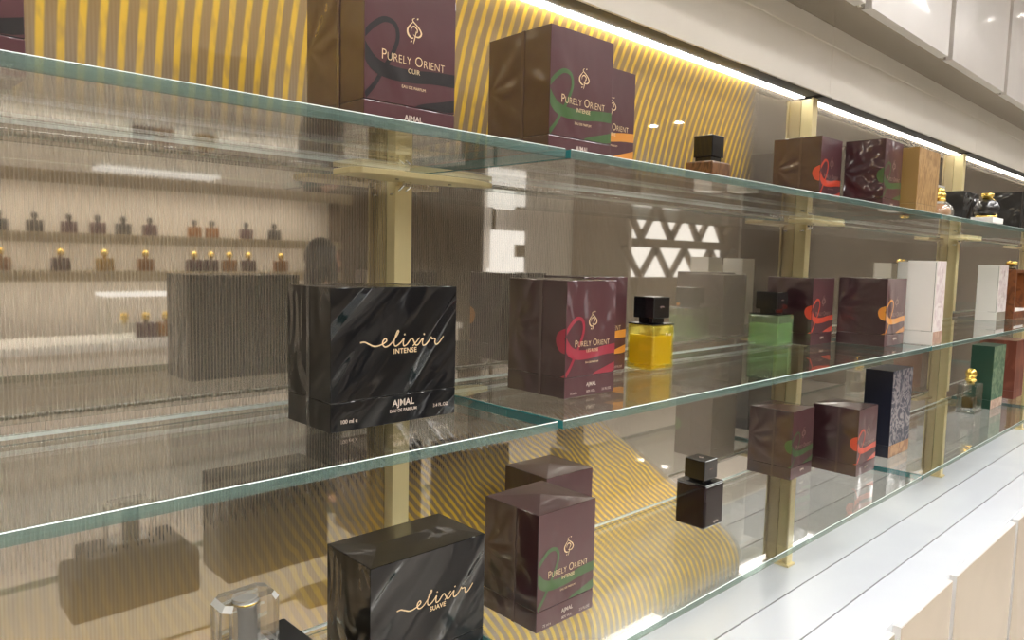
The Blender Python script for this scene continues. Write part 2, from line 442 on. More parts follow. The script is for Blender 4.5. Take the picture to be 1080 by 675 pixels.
# ---- LED strips between the posts
ORD = ['far left', 'left', 'second', 'third', 'fourth']
for i in range(5):
    a, b = PX[i]+.012, PX[i+1]-.012
    e = empty('led_strip', ((a+b)/2, .727, ZLED+.002))
    w = (b-a)/2
    bm = bmesh.new(); bx(bm, -w, w, -.033, .0155, 0, .010); mesh_obj('housing', bm, M['ledgrey'], e)
    bm = bmesh.new(); bx(bm, -w+.001, w-.001, .0058, .0142, -.0012, -.0002); mesh_obj('diffuser', bm, M['led'], e)
    tag(e, ['bright LED strip under the cornice past the left edge', 'white LED strip under the cornice above the gold box at upper left',
            'long white LED strip above the box with a green ribbon', 'white LED strip above the gold textured carton', 'white LED strip at the far right end of the cornice'][i], 'strip light', 'LED strips under the cornice')

# ---- posts with brackets
POSTL = ['brass post at the far left end of the shelves', 'brass wall post behind the black carton on the middle shelf', 'brass wall post behind the red ribboned carton on the top shelf',
         'slim brass wall post right of the tall white carton', 'brass post at the far right of the wall unit']
for i in range(5):
    e = empty('shelf_post', (PX[i], YW, ZC))
    zs = [0.0]
    bm = bmesh.new(); bx(bm, -.0040, .0040, -.0248, -.0005, .0060, ZLED-ZC-.002); mesh_obj('channel', bm, M['brass'], e)
    cuts = [ZB, ZM, ZT]; z0 = 0.006
    for zc in cuts + [None]:
        z1 = (zc - TH - .012 - ZC) if zc else ZLED - ZC - .001
        bm = bmesh.new(); bx(bm, -.0118, .0118, -.029, -.0250, z0, z1, bev=.0006)
        mesh_obj('cover_strip', bm, M['brass'], e)
        z0 = (zc - ZC + .014) if zc else 0
    bm = bmesh.new(); bx(bm, -.016, .016, -.034, -.0005, .0005, .0055, bev=.0006); mesh_obj('foot', bm, M['brass'], e)
    tag(e, POSTL[i], 'shelf post', 'brass shelf posts')
    for zc, nm in ((ZB, 'bottom'), (ZM, 'middle'), (ZT, 'top')):
        b = empty('shelf_bracket', (PX[i]+.006, YW, zc-TH-.0005))
        bm = bmesh.new()
        out = [(-.098, -.028), (-.098, -.062), (-.090, -.074), (.060, -.074), (.104, -.060), (.104, -.046), (.060, -.028), (.020, -.0145), (-.020, -.0145)]
        lo = [bm.verts.new((x, y, -.0065)) for x, y in out]; hi = [bm.verts.new((x, y, -.0003)) for x, y in out]
        n = len(out)
        for k in range(n): bm.faces.new((lo[k], lo[(k+1) % n], hi[(k+1) % n], hi[k]))
        bm.faces.new(lo[::-1]); bm.faces.new(hi)
        bmesh.ops.bevel(bm, geom=bm.edges[:], offset=.0008, segments=1, affect='EDGES')
        mesh_obj('plate', bm, M['brass'], b)
        for sx in (-.004, .006):
            bm = bmesh.new(); tube(bm, [(sx-.006, -.034, -.0065), (sx-.006, -.034, -.012), (sx-.0085, -.030, -.016), (sx-.010, -.022, -.020), (sx-.010, -.014, -.021)], .0013, 8)
            mesh_obj('hook', bm, M['chrome'], b)
        for sx in (-.03, .045):
            bm = bmesh.new(); lathe(bm, [(.0022, 0), (.0022, .0008)], 12, (sx, -.05, -.0072)); mesh_obj('screw', bm, M['brassdark'], b)
        tag(b, {1: {'top': 'brass bracket under the top shelf joint beside the near post', 'middle': 'brass bracket half hidden behind the black carton on the middle shelf', 'bottom': 'brass bracket low on the near post behind the black carton'},
                2: {'top': 'brass bracket under the top shelf below the red ribboned carton', 'middle': 'brass bracket on the second post at middle shelf height', 'bottom': 'brass bracket on the second post at bottom shelf height'},
                3: {'top': 'brass bracket under the top shelf above the tall white carton', 'middle': 'brass bracket between the two tall white cartons', 'bottom': 'brass bracket behind the small clear bottle on the bottom shelf'},
                0: {k: 'brass bracket of the %s shelf past the left edge' % k for k in ('top', 'middle', 'bottom')},
                4: {k: 'brass bracket of the %s shelf at the far right post' % k for k in ('top', 'middle', 'bottom')}}[i][nm], 'bracket', 'brass shelf brackets')

# ---- glass shelves
def shelf(x0, x1, yf, z, label):
    e = empty('glass_shelf', ((x0+x1)/2, (yf+YB)/2, z-TH))
    w, d = (x1-x0)/2, (YB-yf)/2
    bm = bmesh.new(); bx(bm, -w, w, -d, d, 0, TH, bev=.0014, seg=3)
    b2 = bmesh.new(); bx(b2, -w+.002, w-.002, d-.0016, d+.00005, TH-.0042, TH-.0012, 3); tagged = len(bm.faces); merge(bm, b2)   # white strip put in for the glint along the back edge
    bm.faces.ensure_lookup_table(); bm.normal_update()
    for f in bm.faces[:tagged]:
        n = f.normal
        if abs(n.z) > .98: f.material_index = 0
        elif abs(n.x) > .75: f.material_index = 2
        elif n.y > .92: f.material_index = 0
        elif n.y > .2 and n.z > .2 or n.y < -.45 and n.z > .45: f.material_index = 3
        else: f.material_index = 1; f.smooth = True
    o = mesh_obj('glass_shelf', bm, [M['clear'], M['edge'], M['endedge'], M['rim']], None, ((x0+x1)/2, (yf+YB)/2, z-TH))
    bpy.data.objects.remove(e)
    tag(o, label, 'glass shelf', 'glass shelves')
SN = {'top': ZT, 'middle': ZM, 'bottom': ZB}
WHERE = {'top': ['at upper left holding the box with a black ribbon', 'in the centre holding the box with a green ribbon', 'at upper right holding the black flacon and gift boxes', 'at the far upper right behind the black gift boxes'],
         'middle': ['at left holding the wide black carton', 'in the centre holding the yellow and green bottles', 'at right holding the leftmost tall white carton', 'at the far right behind the leather case'],
         'bottom': ['at lower left holding the crystal capped bottle', 'at lower centre holding the small black bottle', 'at lower right holding the clear bottle and green carton', 'at the far lower right under the rust red carton']}
for nm, z in SN.items():
    for k in range(4):
        shelf(JX[k]+.0025, JX[k+1]-.0025, YF+(.0015 if k == 0 else 0), z, '%s glass shelf %s' % (nm, WHERE[nm][k]))

# ---- worktop and cabinets
prof = [(.462, ZC-.03), (.462, ZC-.0008), (.4628, ZC)]
mis = [0, 0, 0]
for g in (.5495, .652):
    prof += [(g-.0016, ZC), (g-.0016, ZC-.004), (g+.0016, ZC-.004), (g+.0016, ZC)]; mis += [1, 1, 1, 0]
prof += [(YW, ZC), (YW, ZC-.03)]; mis += [0, 0]
bm = extrude_profile(bmesh.new(), prof, -2.6, 6.0, mis)
tag(mesh_obj('worktop', bm, [M['worktop'], M['groove']]), 'long white stone worktop with two grooves below the shelves', 'worktop')
def facet_front(bm, w, h, d0, ridge):
    """door slab with a shallow folded facet on its front: local x 0..w, front at y=-d0"""
    v = {}
    P = dict(a=(0, -d0, h), b=(w, -d0, h), c=(w, -d0, 0), d=(0, -d0, 0), m=(w*.93, -d0-.0, h*.45), k=(w*.98, -d0-ridge, h*.62), A=(0, 0, h), B=(w, 0, h), C=(w, 0, 0), D=(0, 0, 0), e=(w*.36, -d0-ridge, h*.30))
    v = {q: bm.verts.new(p) for q, p in P.items()}
    for f in ('abe', 'bce', 'cde', 'dae', 'ABba', 'BCcb', 'CDdc', 'DAad', 'DCBA'): bm.faces.new([v[q] for q in f])
    for q in ('m', 'k'): bm.verts.remove(v[q])
CAB = [(-.28, .31, None), (.06, .51, None), (.60, .31, None), (.94, .48, 'beige cabinet just entering the bottom edge of the picture'), (1.452, .31, 'narrow beige cabinet at the bottom, left of the wide folded one'),
       (1.792, .51, 'wide beige cabinet with folded front at the right edge under the worktop'), (2.332, .31, None), (2.672, .51, None)]
ORDN = ['first', 'second', 'third', 'fourth', 'fifth', 'sixth', 'seventh', 'eighth', 'ninth', 'tenth']
for ci, (x, wd, lb) in enumerate(CAB):
    e = empty('base_cabinet', (x, .4465, 0))
    bm = bmesh.new(); facet_front(bm, wd, ZC-.006-.09, 0.0001, .006)
    for v in bm.verts: v.co.z += .09
    bx(bm, 0, wd, .0005, .0148, .09, ZC-.004, 1)
    mesh_obj('door', bm, [M['lacquer'], M['lacquertop']], e)
    bm = bmesh.new(); bx(bm, -.0145, wd+.0145, .016, .27, .06, ZC-.0305); mesh_obj('carcass', bm, M['recess'], e)
    bm = bmesh.new(); bx(bm, -.0145, wd+.0145, .04, .27, .0, .0595); mesh_obj('plinth', bm, M['recess'], e)
    tag(e, lb or 'beige base cabinet under the white worktop, %s from the left end' % ORDN[ci], 'cabinet', 'base cabinets under the worktop')

# ---- faceted white panels overhead
OVL = {0: 'white glossy overhead panel at the top, left of the narrow step', 1: 'white overhead panel between the two steps at upper right', 2: 'white folded overhead panel in the upper right corner'}
for k in range(-3, 6):
    e = empty('canopy_panel', (1.490+.49*k, .606, ZSOF-.002))
    bm = bmesh.new(); facet_front(bm, .458, .46, .020, .003)
    for v in bm.verts:
        if v.co.y < -.019 and v.co.z < .01: v.co.z -= .0
    mesh_obj('panel_face', bm, M['overhead'], e)
    bm = bmesh.new(); bx(bm, -.014, .470, .002, .012, .004, .45); mesh_obj('backing', bm, M['overhead'], e)
    bm = bmesh.new(); lathe(bm, [(.003, 0), (.003, .012)], 10, (.464, -.006, -.001)); mesh_obj('pin', bm, M['chrome'], e)
    tag(e, OVL.get(k, 'white overhead panel outside the picture, %s from the left end' % ORDN[k+3]), 'overhead panel', 'overhead panels')

# ------------------------------------------------------------------ cartons
CF = .0004
def emblem_bm(w, h, x, z, y):
    bm = bmesh.new()
    S = lambda pts: [(x+(a-.5)*w, z+(b-.5)*h, c*w*.8) for a, b, c in pts]
    ribbon2d(bm, S([(.52, 1.0, .02), (.38, .93, .06), (.42, .84, .07), (.62, .74, .08), (.86, .58, .10), (.95, .42, .12), (.80, .28, .10), (.55, .27, .06), (.42, .34, .03)]), 8, 0, y)
    ribbon2d(bm, S([(.44, .86, .02), (.24, .70, .07), (.06, .50, .12), (.10, .30, .14), (.30, .18, .10), (.44, .20, .05)]), 8, 0, y)
    ribbon2d(bm, S([(.28, .42, .02), (.30, .58, .07), (.48, .66, .09), (.66, .58, .09), (.68, .46, .06), (.56, .40, .03)]), 8, 0, y)
    ribbon2d(bm, S([(.62, .50, .03), (.56, .30, .07), (.50, .12, .07), (.44, -.04, .02)]), 8, 0, y)
    for a, b in ((.70, .99), (.30, .04)):
        ribbon2d(bm, S([(a-.05, b-.03, .02), (a, b, .10), (a+.05, b+.03, .02)]), 3, 0, y)
    return bm
def orient_prints(lid, base, w, h, d, sh, rib, sub, detail=True, side=True, pale=None):
    """ribbon, emblem and words on the front of a plum carton"""
    y = -d/2-.0003; X = lambda u: -w/2+u*w; Z = lambda v: v*h
    bm = bmesh.new(); cl = (-w/2+.0006, w/2-.0006, 0, h)
    band = [(-.02, .53, .02), (.02, .46, .06), (.10, .395, .085), (.25, .365, .085), (.5, .365, .08), (.75, .385, .08), (1.01, .395, .085)]
    ribbon2d(bm, [(X(a), Z(b), c*h) for a, b, c in band], 8, 0, y, cl)
    loop = [(-.01, .55, .03), (.08, .62, .035), (.20, .675, .035), (.31, .66, .03), (.34, .58, .028), (.28, .47, .028), (.18, .36, .028), (.10, .27, .028), (.0, .19, .035)]
    ribbon2d(bm, [(X(a), Z(b), c*h) for a, b, c in loop], 8, 0, y-.0001, cl)
    ribbon2d(bm, [(X(.46), Z(.105+.04), .004*h), (X(.6), Z(.175), .05*h), (X(.8), Z(.20), .07*h), (X(1.01), Z(.235), .075*h)], 6, 0, y, (cl[0], cl[1], sh+.0008, h))
    if side:                    # the ribbon turns the corner on to the left side
        xs = -w/2-.0003
        for pts in ([(-.02, .59, .03), (.08, .52, .10), (.06, .44, .09), (-.02, .40, .04)], [(-.01, .19, .035), (.10, .12+.04, .02)]):
            b2 = bmesh.new(); ribbon2d(b2, [(a*d, Z(b), c*h) for a, b, c in pts], 8, 0, 0, (0.0006, d, sh+.0008, h))
            for v in b2.verts: v.co = Vector((xs, -d/2+v.co.x, v.co.z))
            merge(bm, b2)
    mesh_obj('ribbon_print', bm, RIB[rib], lid, smooth='keep')
    mesh_obj('emblem', emblem_bm(w*.17, h*.155, X(.52), Z(.655), y-.0002), pale or M['foil'], lid, smooth='keep')
    it = [dict(body='Purely Orient', size=w*.128, x=X(.52), z=Z(.435), y=y-.0002, sx=.88, smallcaps=True, spacing=1.04, bold=-w*.0011)]
    if sub: it.append(dict(body=sub, size=w*.062, x=X(.52), z=Z(.383), y=y-.0002, sx=.95))
    if detail: it.append(dict(body='EAU DE PARFUM', size=w*.036, x=X(.52), z=Z(.285), y=y-.0002))
    lettering('lettering', it, pale or M['foil'], lid)
    it = [dict(body='AJMAL', size=w*.070, x=X(.52), z=Z(.085), y=y-.0002, bold=w*.0012)]
    if detail: it += [dict(body=t, size=w*.046, x=X(u), z=Z(.028), y=y-.0002) for t, u in (('75 ml e', .17), ('80% VOL.', .52), ('2.5 FL.OZ.', .84))]
    lettering('brand_lettering', it, M['foilpale'], base)

def carton(name, label, F, z, w, d, h, rot, front, side, sh=.0, cat='perfume box', group='boxed perfumes', top='flat', seam=None, sidepos=.42, lowface=None, lowfrac=None, split=True, topm=None):
    """F = front left bottom corner; rot in degrees. returns (thing, lid, base)"""
    a = R(rot); cx = F[0]+math.cos(a)*w/2-math.sin(a)*d/2; cy = F[1]+math.sin(a)*w/2+math.cos(a)*d/2
    e = empty(name, (cx, cy, z+.0002), a); tag(e, label, cat, group)
    mats = [side, front, lowface or front, topm or side]
    def body(z0, z1, nm, topfold):
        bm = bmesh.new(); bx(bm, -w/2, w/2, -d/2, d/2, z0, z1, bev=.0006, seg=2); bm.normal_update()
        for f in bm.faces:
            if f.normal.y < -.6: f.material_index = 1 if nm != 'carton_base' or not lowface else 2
        if topfold:
            b2 = bmesh.new(); zt = z1+.0001; i = .0012
            cs = [b2.verts.new(p) for p in ((-w/2+i, -d/2+i, zt), (w/2-i, -d/2+i, zt), (w/2-i, d/2-i, zt), (-w/2+i, d/2-i, zt))]
            if topfold == 'star':
                c = b2.verts.new((0, 0, zt+.0036))
                for k in range(4): b2.faces.new((cs[k], cs[(k+1) % 4], c))
            else:
                l = b2.verts.new((-w/2+d*.42, 0, zt+.0036)); r = b2.verts.new((w/2-d*.42, 0, zt+.0036))
                b2.faces.new((cs[3], cs[0], l)); b2.faces.new((cs[1], cs[2], r))
                b2.faces.new((cs[0], cs[1], r, l)); b2.faces.new((cs[2], cs[3], l, r))
            for f in b2.faces: f.material_index = 3
            merge(bm, b2)
        return mesh_obj(nm, bm, mats, e)
    if split and sh:
        base = body(0, sh-.0002, 'carton_base', None); lid = body(sh+.0002, h, 'lid', top if top != 'flat' else None)
    else:
        lid = base = body(0, h, 'carton', top if top != 'flat' else None)
    if seam:                    # welded overlap of the film down the left side
        bm = bmesh.new(); n = 14; yy = -d/2+d*sidepos
        for k in range(n):
            z0, z1 = h*k/n, h*(k+1)/n; o = random.uniform(-.0004, .0004)
            bx(bm, -w/2-.0007, -w/2-.0001, yy-.0022+o, yy+.0022+o, z0, z1)
        mesh_obj('film_seam', bm, seam, e)
    return e, lid, base

def script_bm(W, x, z, y):
    """the flowing handwritten word with a long lead-in stroke"""
    bm = bmesh.new(); k = W/505.
    T = lambda pts, wd=6.5: [(x+(a-327)*k, z+(172-b-(a-185)*.045)*k, wd*k) for a, b in pts]
    ribbon2d(bm, T([(75, 168), (100, 166), (125, 176), (150, 186), (175, 186), (205, 176), (226, 162), (220, 150), (206, 160), (203, 178), (216, 191), (238, 186), (262, 166), (285, 138), (298, 116), (292, 112), (278, 140), (270, 172), (278, 188), (296, 182), (318, 164), (330, 150), (326, 172), (330, 188), (348, 182), (368, 160), (382, 152), (392, 166), (402, 184), (418, 184), (438, 162), (450, 152), (446, 174), (452, 188), (470, 182), (490, 162), (502, 146), (507, 155), (520, 153), (529, 158), (527, 174), (536, 185), (556, 174), (584, 142)]), 5, 0, y)
    ribbon2d(bm, T([(428, 148), (408, 168), (386, 190)], 5.5), 5, 0, y)
    for a, b in ((334, 132), (456, 132)):
        ribbon2d(bm, T([(a-3, b), (a+4, b-3)], 8), 3, 0, y)
    return bm
def elixir_prints(lid, base, w, h, d, sub, detail):
    y = -d/2-.0004
    mesh_obj('script_lettering', script_bm(w*.67, 0.006, h*.60, y), M['foil'], lid, smooth='keep')
    lettering('lettering', [dict(body=sub, size=w*.046, x=w*.06, z=h*.515, y=y, bold=w*.0010, spacing=1.08)], M['foil'], lid)
    it = [dict(body='AJMAL', size=w*.062, x=w*.05, z=h*.125, y=y, bold=w*.0010), dict(body='EAU DE PARFUM', size=w*.030, x=w*.05, z=h*.08, y=y, bold=w*.0004),
          dict(body='100 ml e', size=w*.036, x=-w*.37, z=h*.055, y=y, bold=w*.0005), dict(body='3.4 FL.OZ.', size=w*.032, x=w*.37, z=h*.075, y=y, bold=w*.0004)]
    lettering('brand_lettering', it, M['foilpale'], base)

PO = dict(front=M['plum'], side=M['plumside'], topm=M['plumtop'])
def plum(label, F, z, h, w, d, rot, rib, sub, top='star', detail=True, side=True, seam='filmseam', **k):
    a = dict(PO); a.update(k)
    e, lid, base = carton('perfume_box', label, F, z, w, d, h, rot, sh=h*.175, top=top, seam=M[seam] if seam else None, **a)
    orient_prints(lid, base, w, h, d, h*.175, rib, sub, detail, side, None if sub else M['foildim'])
    return e
# top shelf
plum('plum box cut off by the left edge on the top shelf', (.006, .53), ZT, .13, .092, .09, 0, 'black', 'CUIR')
plum('large plum box with black ribbon at top left of the picture', (.323, .515), ZT, .13, .092, .093, 0, 'black', 'CUIR', side=False)
plum('plum box with green ribbon standing at the top shelf joint', (.537, .517), ZT, .13, .0955, .0935, -1, 'green', 'INTENSE', side=False)
plum('plum box with orange ribbon, partly hidden behind the green ribboned one on top', (.663, .580), ZT, .13, .092, .092, -1, 'amber', 'AMBRE', seam=None)
plum('plum box with bright red ribbon, left of two touching boxes on top shelf', (1.323, .593), ZT, .13, .088, .091, 0, 'coral', None)
plum('plum box with creased film, between red ribboned and gold boxes on top', (1.421, .519), ZT, .13, .087, .072, 0, 'green', None, side=True, seam=None, side_=None) if False else None
e, lid, base = carton('perfume_box', 'plum box with fan creased film, between red ribboned and gold boxes on top', (1.421, .519), ZT, .087, .072, .13, 0, M['plum'], M['plumfan'], sh=.023, top='star')
orient_prints(lid, base, .087, .13, .072, .023, 'green', None, False, True, M['foildim'])
carton('perfume_box', 'gold carton with leaf grain on the top shelf', (1.523, .495), ZT, .12, .055, .125, 0, M['goldface'], M['gold'], sh=.02)
carton('perfume_box', 'small pale silver box behind the round gold bottle', (1.848, .575), ZT, .11, .045, .090, 0, M['pale'], M['pale'], sh=.02)
carton('gift_box', 'black gift box behind the black flacon on top shelf', (2.085, .569), ZT, .13, .06, .09, 0, M['inkcloth'], M['inkcloth'], cat='gift box', group='black gift boxes')
carton('gift_box', 'black gift box cut off by the right edge on top shelf', (2.175, .466), ZT, .13, .066, .09, 0, M['inkcloth'], M['inkcloth'], cat='gift box', group='black gift boxes')
# middle shelf
e, lid, base = carton('perfume_box', 'wide black carton in wrinkled film on the middle shelf', (.312, .547), ZM, .1365, .0745, .1236, .7, M['ink'], M['inkside'], sh=.0255, seam=M['filmseamdark'], sidepos=.5)
elixir_prints(lid, base, .1365, .1236, .0745, 'INTENSE', True)
plum('plum box with rose red ribbon on the middle shelf', (.586, .530), ZM, .1288, .0845, .090, 0, 'rose', 'LES ROSE', top='flat')
plum('plum box with yellow ribbon showing as a strip behind the rose ribboned box', (.727, .629), ZM, .129, .092, .072, 0, 'amber', 'AMBRE', top='flat', seam=None)
plum('plum box with red ribbon, right behind the green bottle', (1.349, .605), ZM, .1265, .092, .090, 0, 'coral', None, top='flat', detail=False, seam=None)
plum('plum box with orange ribbon, left of the tall white carton', (1.456, .512), ZM, .1285, .100, .090, 0, 'amber', None, top='flat', detail=False, seam=None)
def whitebox(label, F, w, d, h, rot, low, words):
    e, lid, base = carton('perfume_box', label, F, ZM, w, d, h, rot, M['whiteface'], M['white'], sh=h*.16, lowface=low)
    bm = bmesh.new()             # dark reveal lines on the white side
    bx(bm, -w/2-.0003, -w/2-.0001, -d/2+.0022, -d/2+.0032, h*.16, h*.985); bx(bm, -w/2-.0003, -w/2-.0001, -d/2+.002, -d/2+d*.42, h*.158, h*.163)
    mesh_obj('reveal_line', bm, plain('reveal', (.22, .20, .17, 1)), e)
    y = -d/2-.0004
    bm = bmesh.new()
    for k in range(3): ribbon2d(bm, [(.0, h*(.80+.035*k), .001), (w*.03, h*(.82+.035*k), w*.06), (w*.08, h*(.84+.03*k), .001)], 4, 0, y)
    mesh_obj('emblem', bm, M['foildim'], lid, smooth='keep')
    lettering('lettering', [dict(body=t, size=w*.10, x=0, z=h*v, y=y) for t, v in words], M['foildim'], lid)
whitebox('tall white carton with blush band, right of the orange ribboned box', (1.577, .466), .058, .053, .1638, 1, M['blush'], [('EAU DE', .5), ('PARFUM', .44)])
carton('perfume_box', 'white carton mostly hidden behind the tall white one', (1.655, .512), ZM, .058, .053, .162, 0, M['whiteface'], M['white'], sh=.026)
whitebox('tall white carton with silver band beside the brown case', (2.475, .569), .095, .055, .161, 0, M['grey'], [('EAU DE', .47), ('PARFUM', .42)])
# bottom shelf
e, lid, base = carton('perfume_box', 'smooth black carton in the foreground on the bottom shelf', (.352, .546), ZB, .1362, .078, .1245, -.5, M['ink2'], M['inkside'], sh=.0255, top='envelope', seam=None, topm=M['inktop'])
elixir_prints(lid, base, .1362, .1245, .078, 'SUAVE', True)
plum('plum box with dark green ribbon, front of the pair on the bottom shelf', (.553, .531), ZB, .1315, .094, .087, 0, 'green', 'INTENSE', side=False)
plum('plum box standing behind its twin on the bottom shelf', (.661, .623), ZB, .129, .086, .080, -2, 'rose', 'LES ROSE', side=False)
plum('plum box with faint green ribbon, right of the small black bottle', (1.318, .614), ZB, .1297, .092, .088, 1, 'green', None, detail=False)
plum('plum box with red ribbon, left of the tall navy carton', (1.440, .542), ZB, .1306, .093, .090, 0, 'coral', None, detail=False)
carton('perfume_box', 'tall navy carton with pale paisley front', (1.636, .552), ZB, .118, .057, .186, 0, M['navyface'], M['navy'], sh=.026, lowface=M['copper'])
carton('perfume_box', 'tall dark green carton behind the clear bottle', (2.45, .561), ZB, .117, .058, .1826, -1, M['greenface'], M['green'], sh=.026, lowface=M['blush'])
carton('perfume_box', 'rust red carton cut off by the right edge on the bottom shelf', (2.70, .56), ZB, .117, .10, .183, 0, M['rust'], M['rust'], sh=.026)

# ------------------------------------------------------------------ bottles
def prism_bm(w, d, z0, z1, bev, seg=3, mi=0):
    return bx(bmesh.new(), -w/2, w/2, -d/2, d/2, z0, z1, mi, bev, seg)
def square_bottle(label, c, z, w, h, capw, capz, caph, glass, juice, fill, rot=0, words=None):
    e = empty('perfume_bottle', (c[0], c[1], z+.0002), R(rot)); tag(e, label, 'perfume bottle', 'bottles on the glass shelves')
    mesh_obj('glass_body', prism_bm(w, w, 0, h, .003), glass, e, smooth=False)
    if juice: mesh_obj('perfume', prism_bm(w*.93, w*.93, .006, .006+(h-.009)*fill, .003), juice, e)
    if juice: mesh_obj('base_slab', prism_bm(w*.66, w*.66, .0012, .0058, .0008, 1), juice, e)  # tinted slab standing in for the dark reflection in the base
    mesh_obj('collar', prism_bm(w*.98, w*.98, h+.0002, h+.0022, .0005, 1), M['capblack'], e)
    mesh_obj('neck', prism_bm(capw*.7, capw*.7, h+.0023, capz, .0006, 1), M['capblack'], e)
    mesh_obj('cap', prism_bm(capw, capw, capz+.0001, capz+caph, .0012), M['capblack'], e)
    it = [dict(body='AJMAL', size=.0036, x=0, z=capz+caph*.5, y=-capw/2-.0003)]
    lettering('lettering', it, M['foildim'], e)
    if words:
        lettering('lettering', words, M['foilpale'], e)
    return e
square_bottle('yellow square bottle with black cap on the middle shelf', (.857, .614), ZM, .047, .0625, .036, .072, .030, M['yellowglass'], M['yellowjuice'], .80, -2,
              [dict(body='75 ml', size=.006, x=.008, z=.048, y=-.0239, skew=.2)])
square_bottle('green square bottle with black cap on the middle shelf', (1.290, .655), ZM, .060, .058, .042, .068, .032, M['greenglass'], M['greenjuice'], .75, 0)
e = square_bottle('small black square bottle alone on the bottom shelf', (.992, .606), ZB, .0525, .066, .036, .072, .031, M['blackglass'], None, 0, 0,
              [dict(body='AJMAL', size=.005, x=.006, z=.006, y=-.0266)])
bm = text_bm('S', .010); 
for v in bm.verts: v.co = Vector((v.co.x, v.co.z-.003, .10325))
mesh_obj('emblem', bm, M['foilpale'], e, smooth='keep')
e = empty('perfume_bottle', (1.053, .656, ZT+.0002), 0); tag(e, 'brown wood grained bottle with black cap on the top shelf', 'perfume bottle', 'bottles on the glass shelves')
mesh_obj('glass_body', prism_bm(.056, .050, 0, .058, .003), M['leafskin'], e)
mesh_obj('collar', prism_bm(.030, .030, .0582, .0655, .0006, 1), M['capblack'], e)
mesh_obj('cap', prism_bm(.0345, .0345, .0656, .100, .0012), M['capblack'], e)
# crystal-capped black bottle in the near corner
e = empty('perfume_bottle', (.254, .586, ZB+.0002), R(1)); tag(e, 'black bottle with a clear crystal cap in the bottom left corner', 'perfume bottle', 'bottles on the glass shelves')
mesh_obj('body', prism_bm(.135, .066, 0, .052, .004), M['blackmatte'], e)
mesh_obj('shoulder', prism_bm(.104, .062, .0522, .0685, .003), M['blackmatte'], e)
bm = bmesh.new()                # faceted block of crystal: octagonal outline, chamfered top
def octo(bm, w, d, c, z0, z1, ch):
    o = [(-w/2+c, -d/2), (w/2-c, -d/2), (w/2, -d/2+c), (w/2, d/2-c), (w/2-c, d/2), (-w/2+c, d/2), (-w/2, d/2-c), (-w/2, -d/2+c)]
    R3 = []
    for z, s in ((z0, .97), (z0+.003, 1), (z1-ch, 1), (z1, .86)):
        R3.append([bm.verts.new((x*s, y*s, z)) for x, y in o])
    for a, b in zip(R3, R3[1:]):
        for i in range(8): bm.faces.new((a[i], a[(i+1) % 8], b[(i+1) % 8], b[i]))
    bm.faces.new(R3[0][::-1]); bm.faces.new(R3[-1])
octo(bm, .050, .034, .006, .0700, .118, .005)
bm.normal_update()
big = sorted(bm.faces, key=lambda f: -f.calc_area())
lim = big[11].calc_area()
for f in bm.faces: f.material_index = 0 if f.calc_area() >= lim*.999 else 1
mesh_obj('crystal_cap', bm, [M['crystal'], M['crystaledge']], e)
bm = bmesh.new(); lathe(bm, [(.0095, 0), (.0095, .036), (.0108, .0362), (.0108, .040), (.0095, .0402)], 32, (0, 0, .0730)); mesh_obj('metal_core', bm, plain('silver_sleeve', (.80, .79, .76, 1), rough=.22, metal=.35), e)
bm = bmesh.new(); bx(bm, -.019, .019, -.012, .012, .0712, .0724); mesh_obj('silver_plate', bm, M['whitep'], e)  # pale plate added to brighten the crystal from below
bm = bmesh.new(); lathe(bm, [(.0112, 0), (.0112, .0016)], 32, (0, 0, .1110)); mesh_obj('gold_ring', bm, M['polished'], e)
# clear bottle with gold ball stopper
e = empty('perfume_bottle', (2.352, .590, ZB+.0002), R(2)); tag(e, 'clear bottle with gold ball stopper in front of the green carton', 'perfume bottle', 'bottles on the glass shelves')
mesh_obj('glass_body', prism_bm(.074, .048, 0, .083, .004), M['clearflacon'], e)
mesh_obj('perfume', prism_bm(.042, .028, .014, .046, .004), M['amberjuice'], e)
mesh_obj('base_plate', prism_bm(.076, .050, .0002, .008, .002), M['clearflacon'], e)
bm = bmesh.new(); lathe(bm, [(.010, 0), (.010, .006), (.014, .0062), (.015, .011), (.011, .0135), (.009, .015)], 24, (0, 0, .0832)); mesh_obj('collar', bm, M['polished'], e)
bm = bmesh.new(); ball(bm, (0, 0, .1105), .015); ball(bm, (-.017, 0, .101), .008); ball(bm, (.017, 0, .101), .008); mesh_obj('stopper', bm, M['polished'], e)
# round gold-topped bottle
e = empty('perfume_bottle', (1.700, .508, ZT+.0002), 0); tag(e, 'small rounded bottle with gold bow stopper beside the gold carton', 'perfume bottle', 'bottles on the glass shelves')
bm = bmesh.new(); lathe(bm, [(.018, 0), (.026, .004), (.028, .014), (.022, .026), (.013, .034)], 28); mesh_obj('glass_body', bm, M['bottleglass'], e)
bm = bmesh.new(); lathe(bm, [(.016, .004), (.022, .007), (.024, .014), (.018, .024), (.011, .030)], 24); mesh_obj('perfume', bm, M['peachjuice'], e)
bm = bmesh.new(); lathe(bm, [(.012, .0345), (.012, .040), (.009, .042)], 20)
for sx in (-.012, .012): ball(bm, (sx, 0, .047), .009); ball(bm, (sx*.7, 0, .056), .007)
mesh_obj('stopper', bm, M['polished'], e)
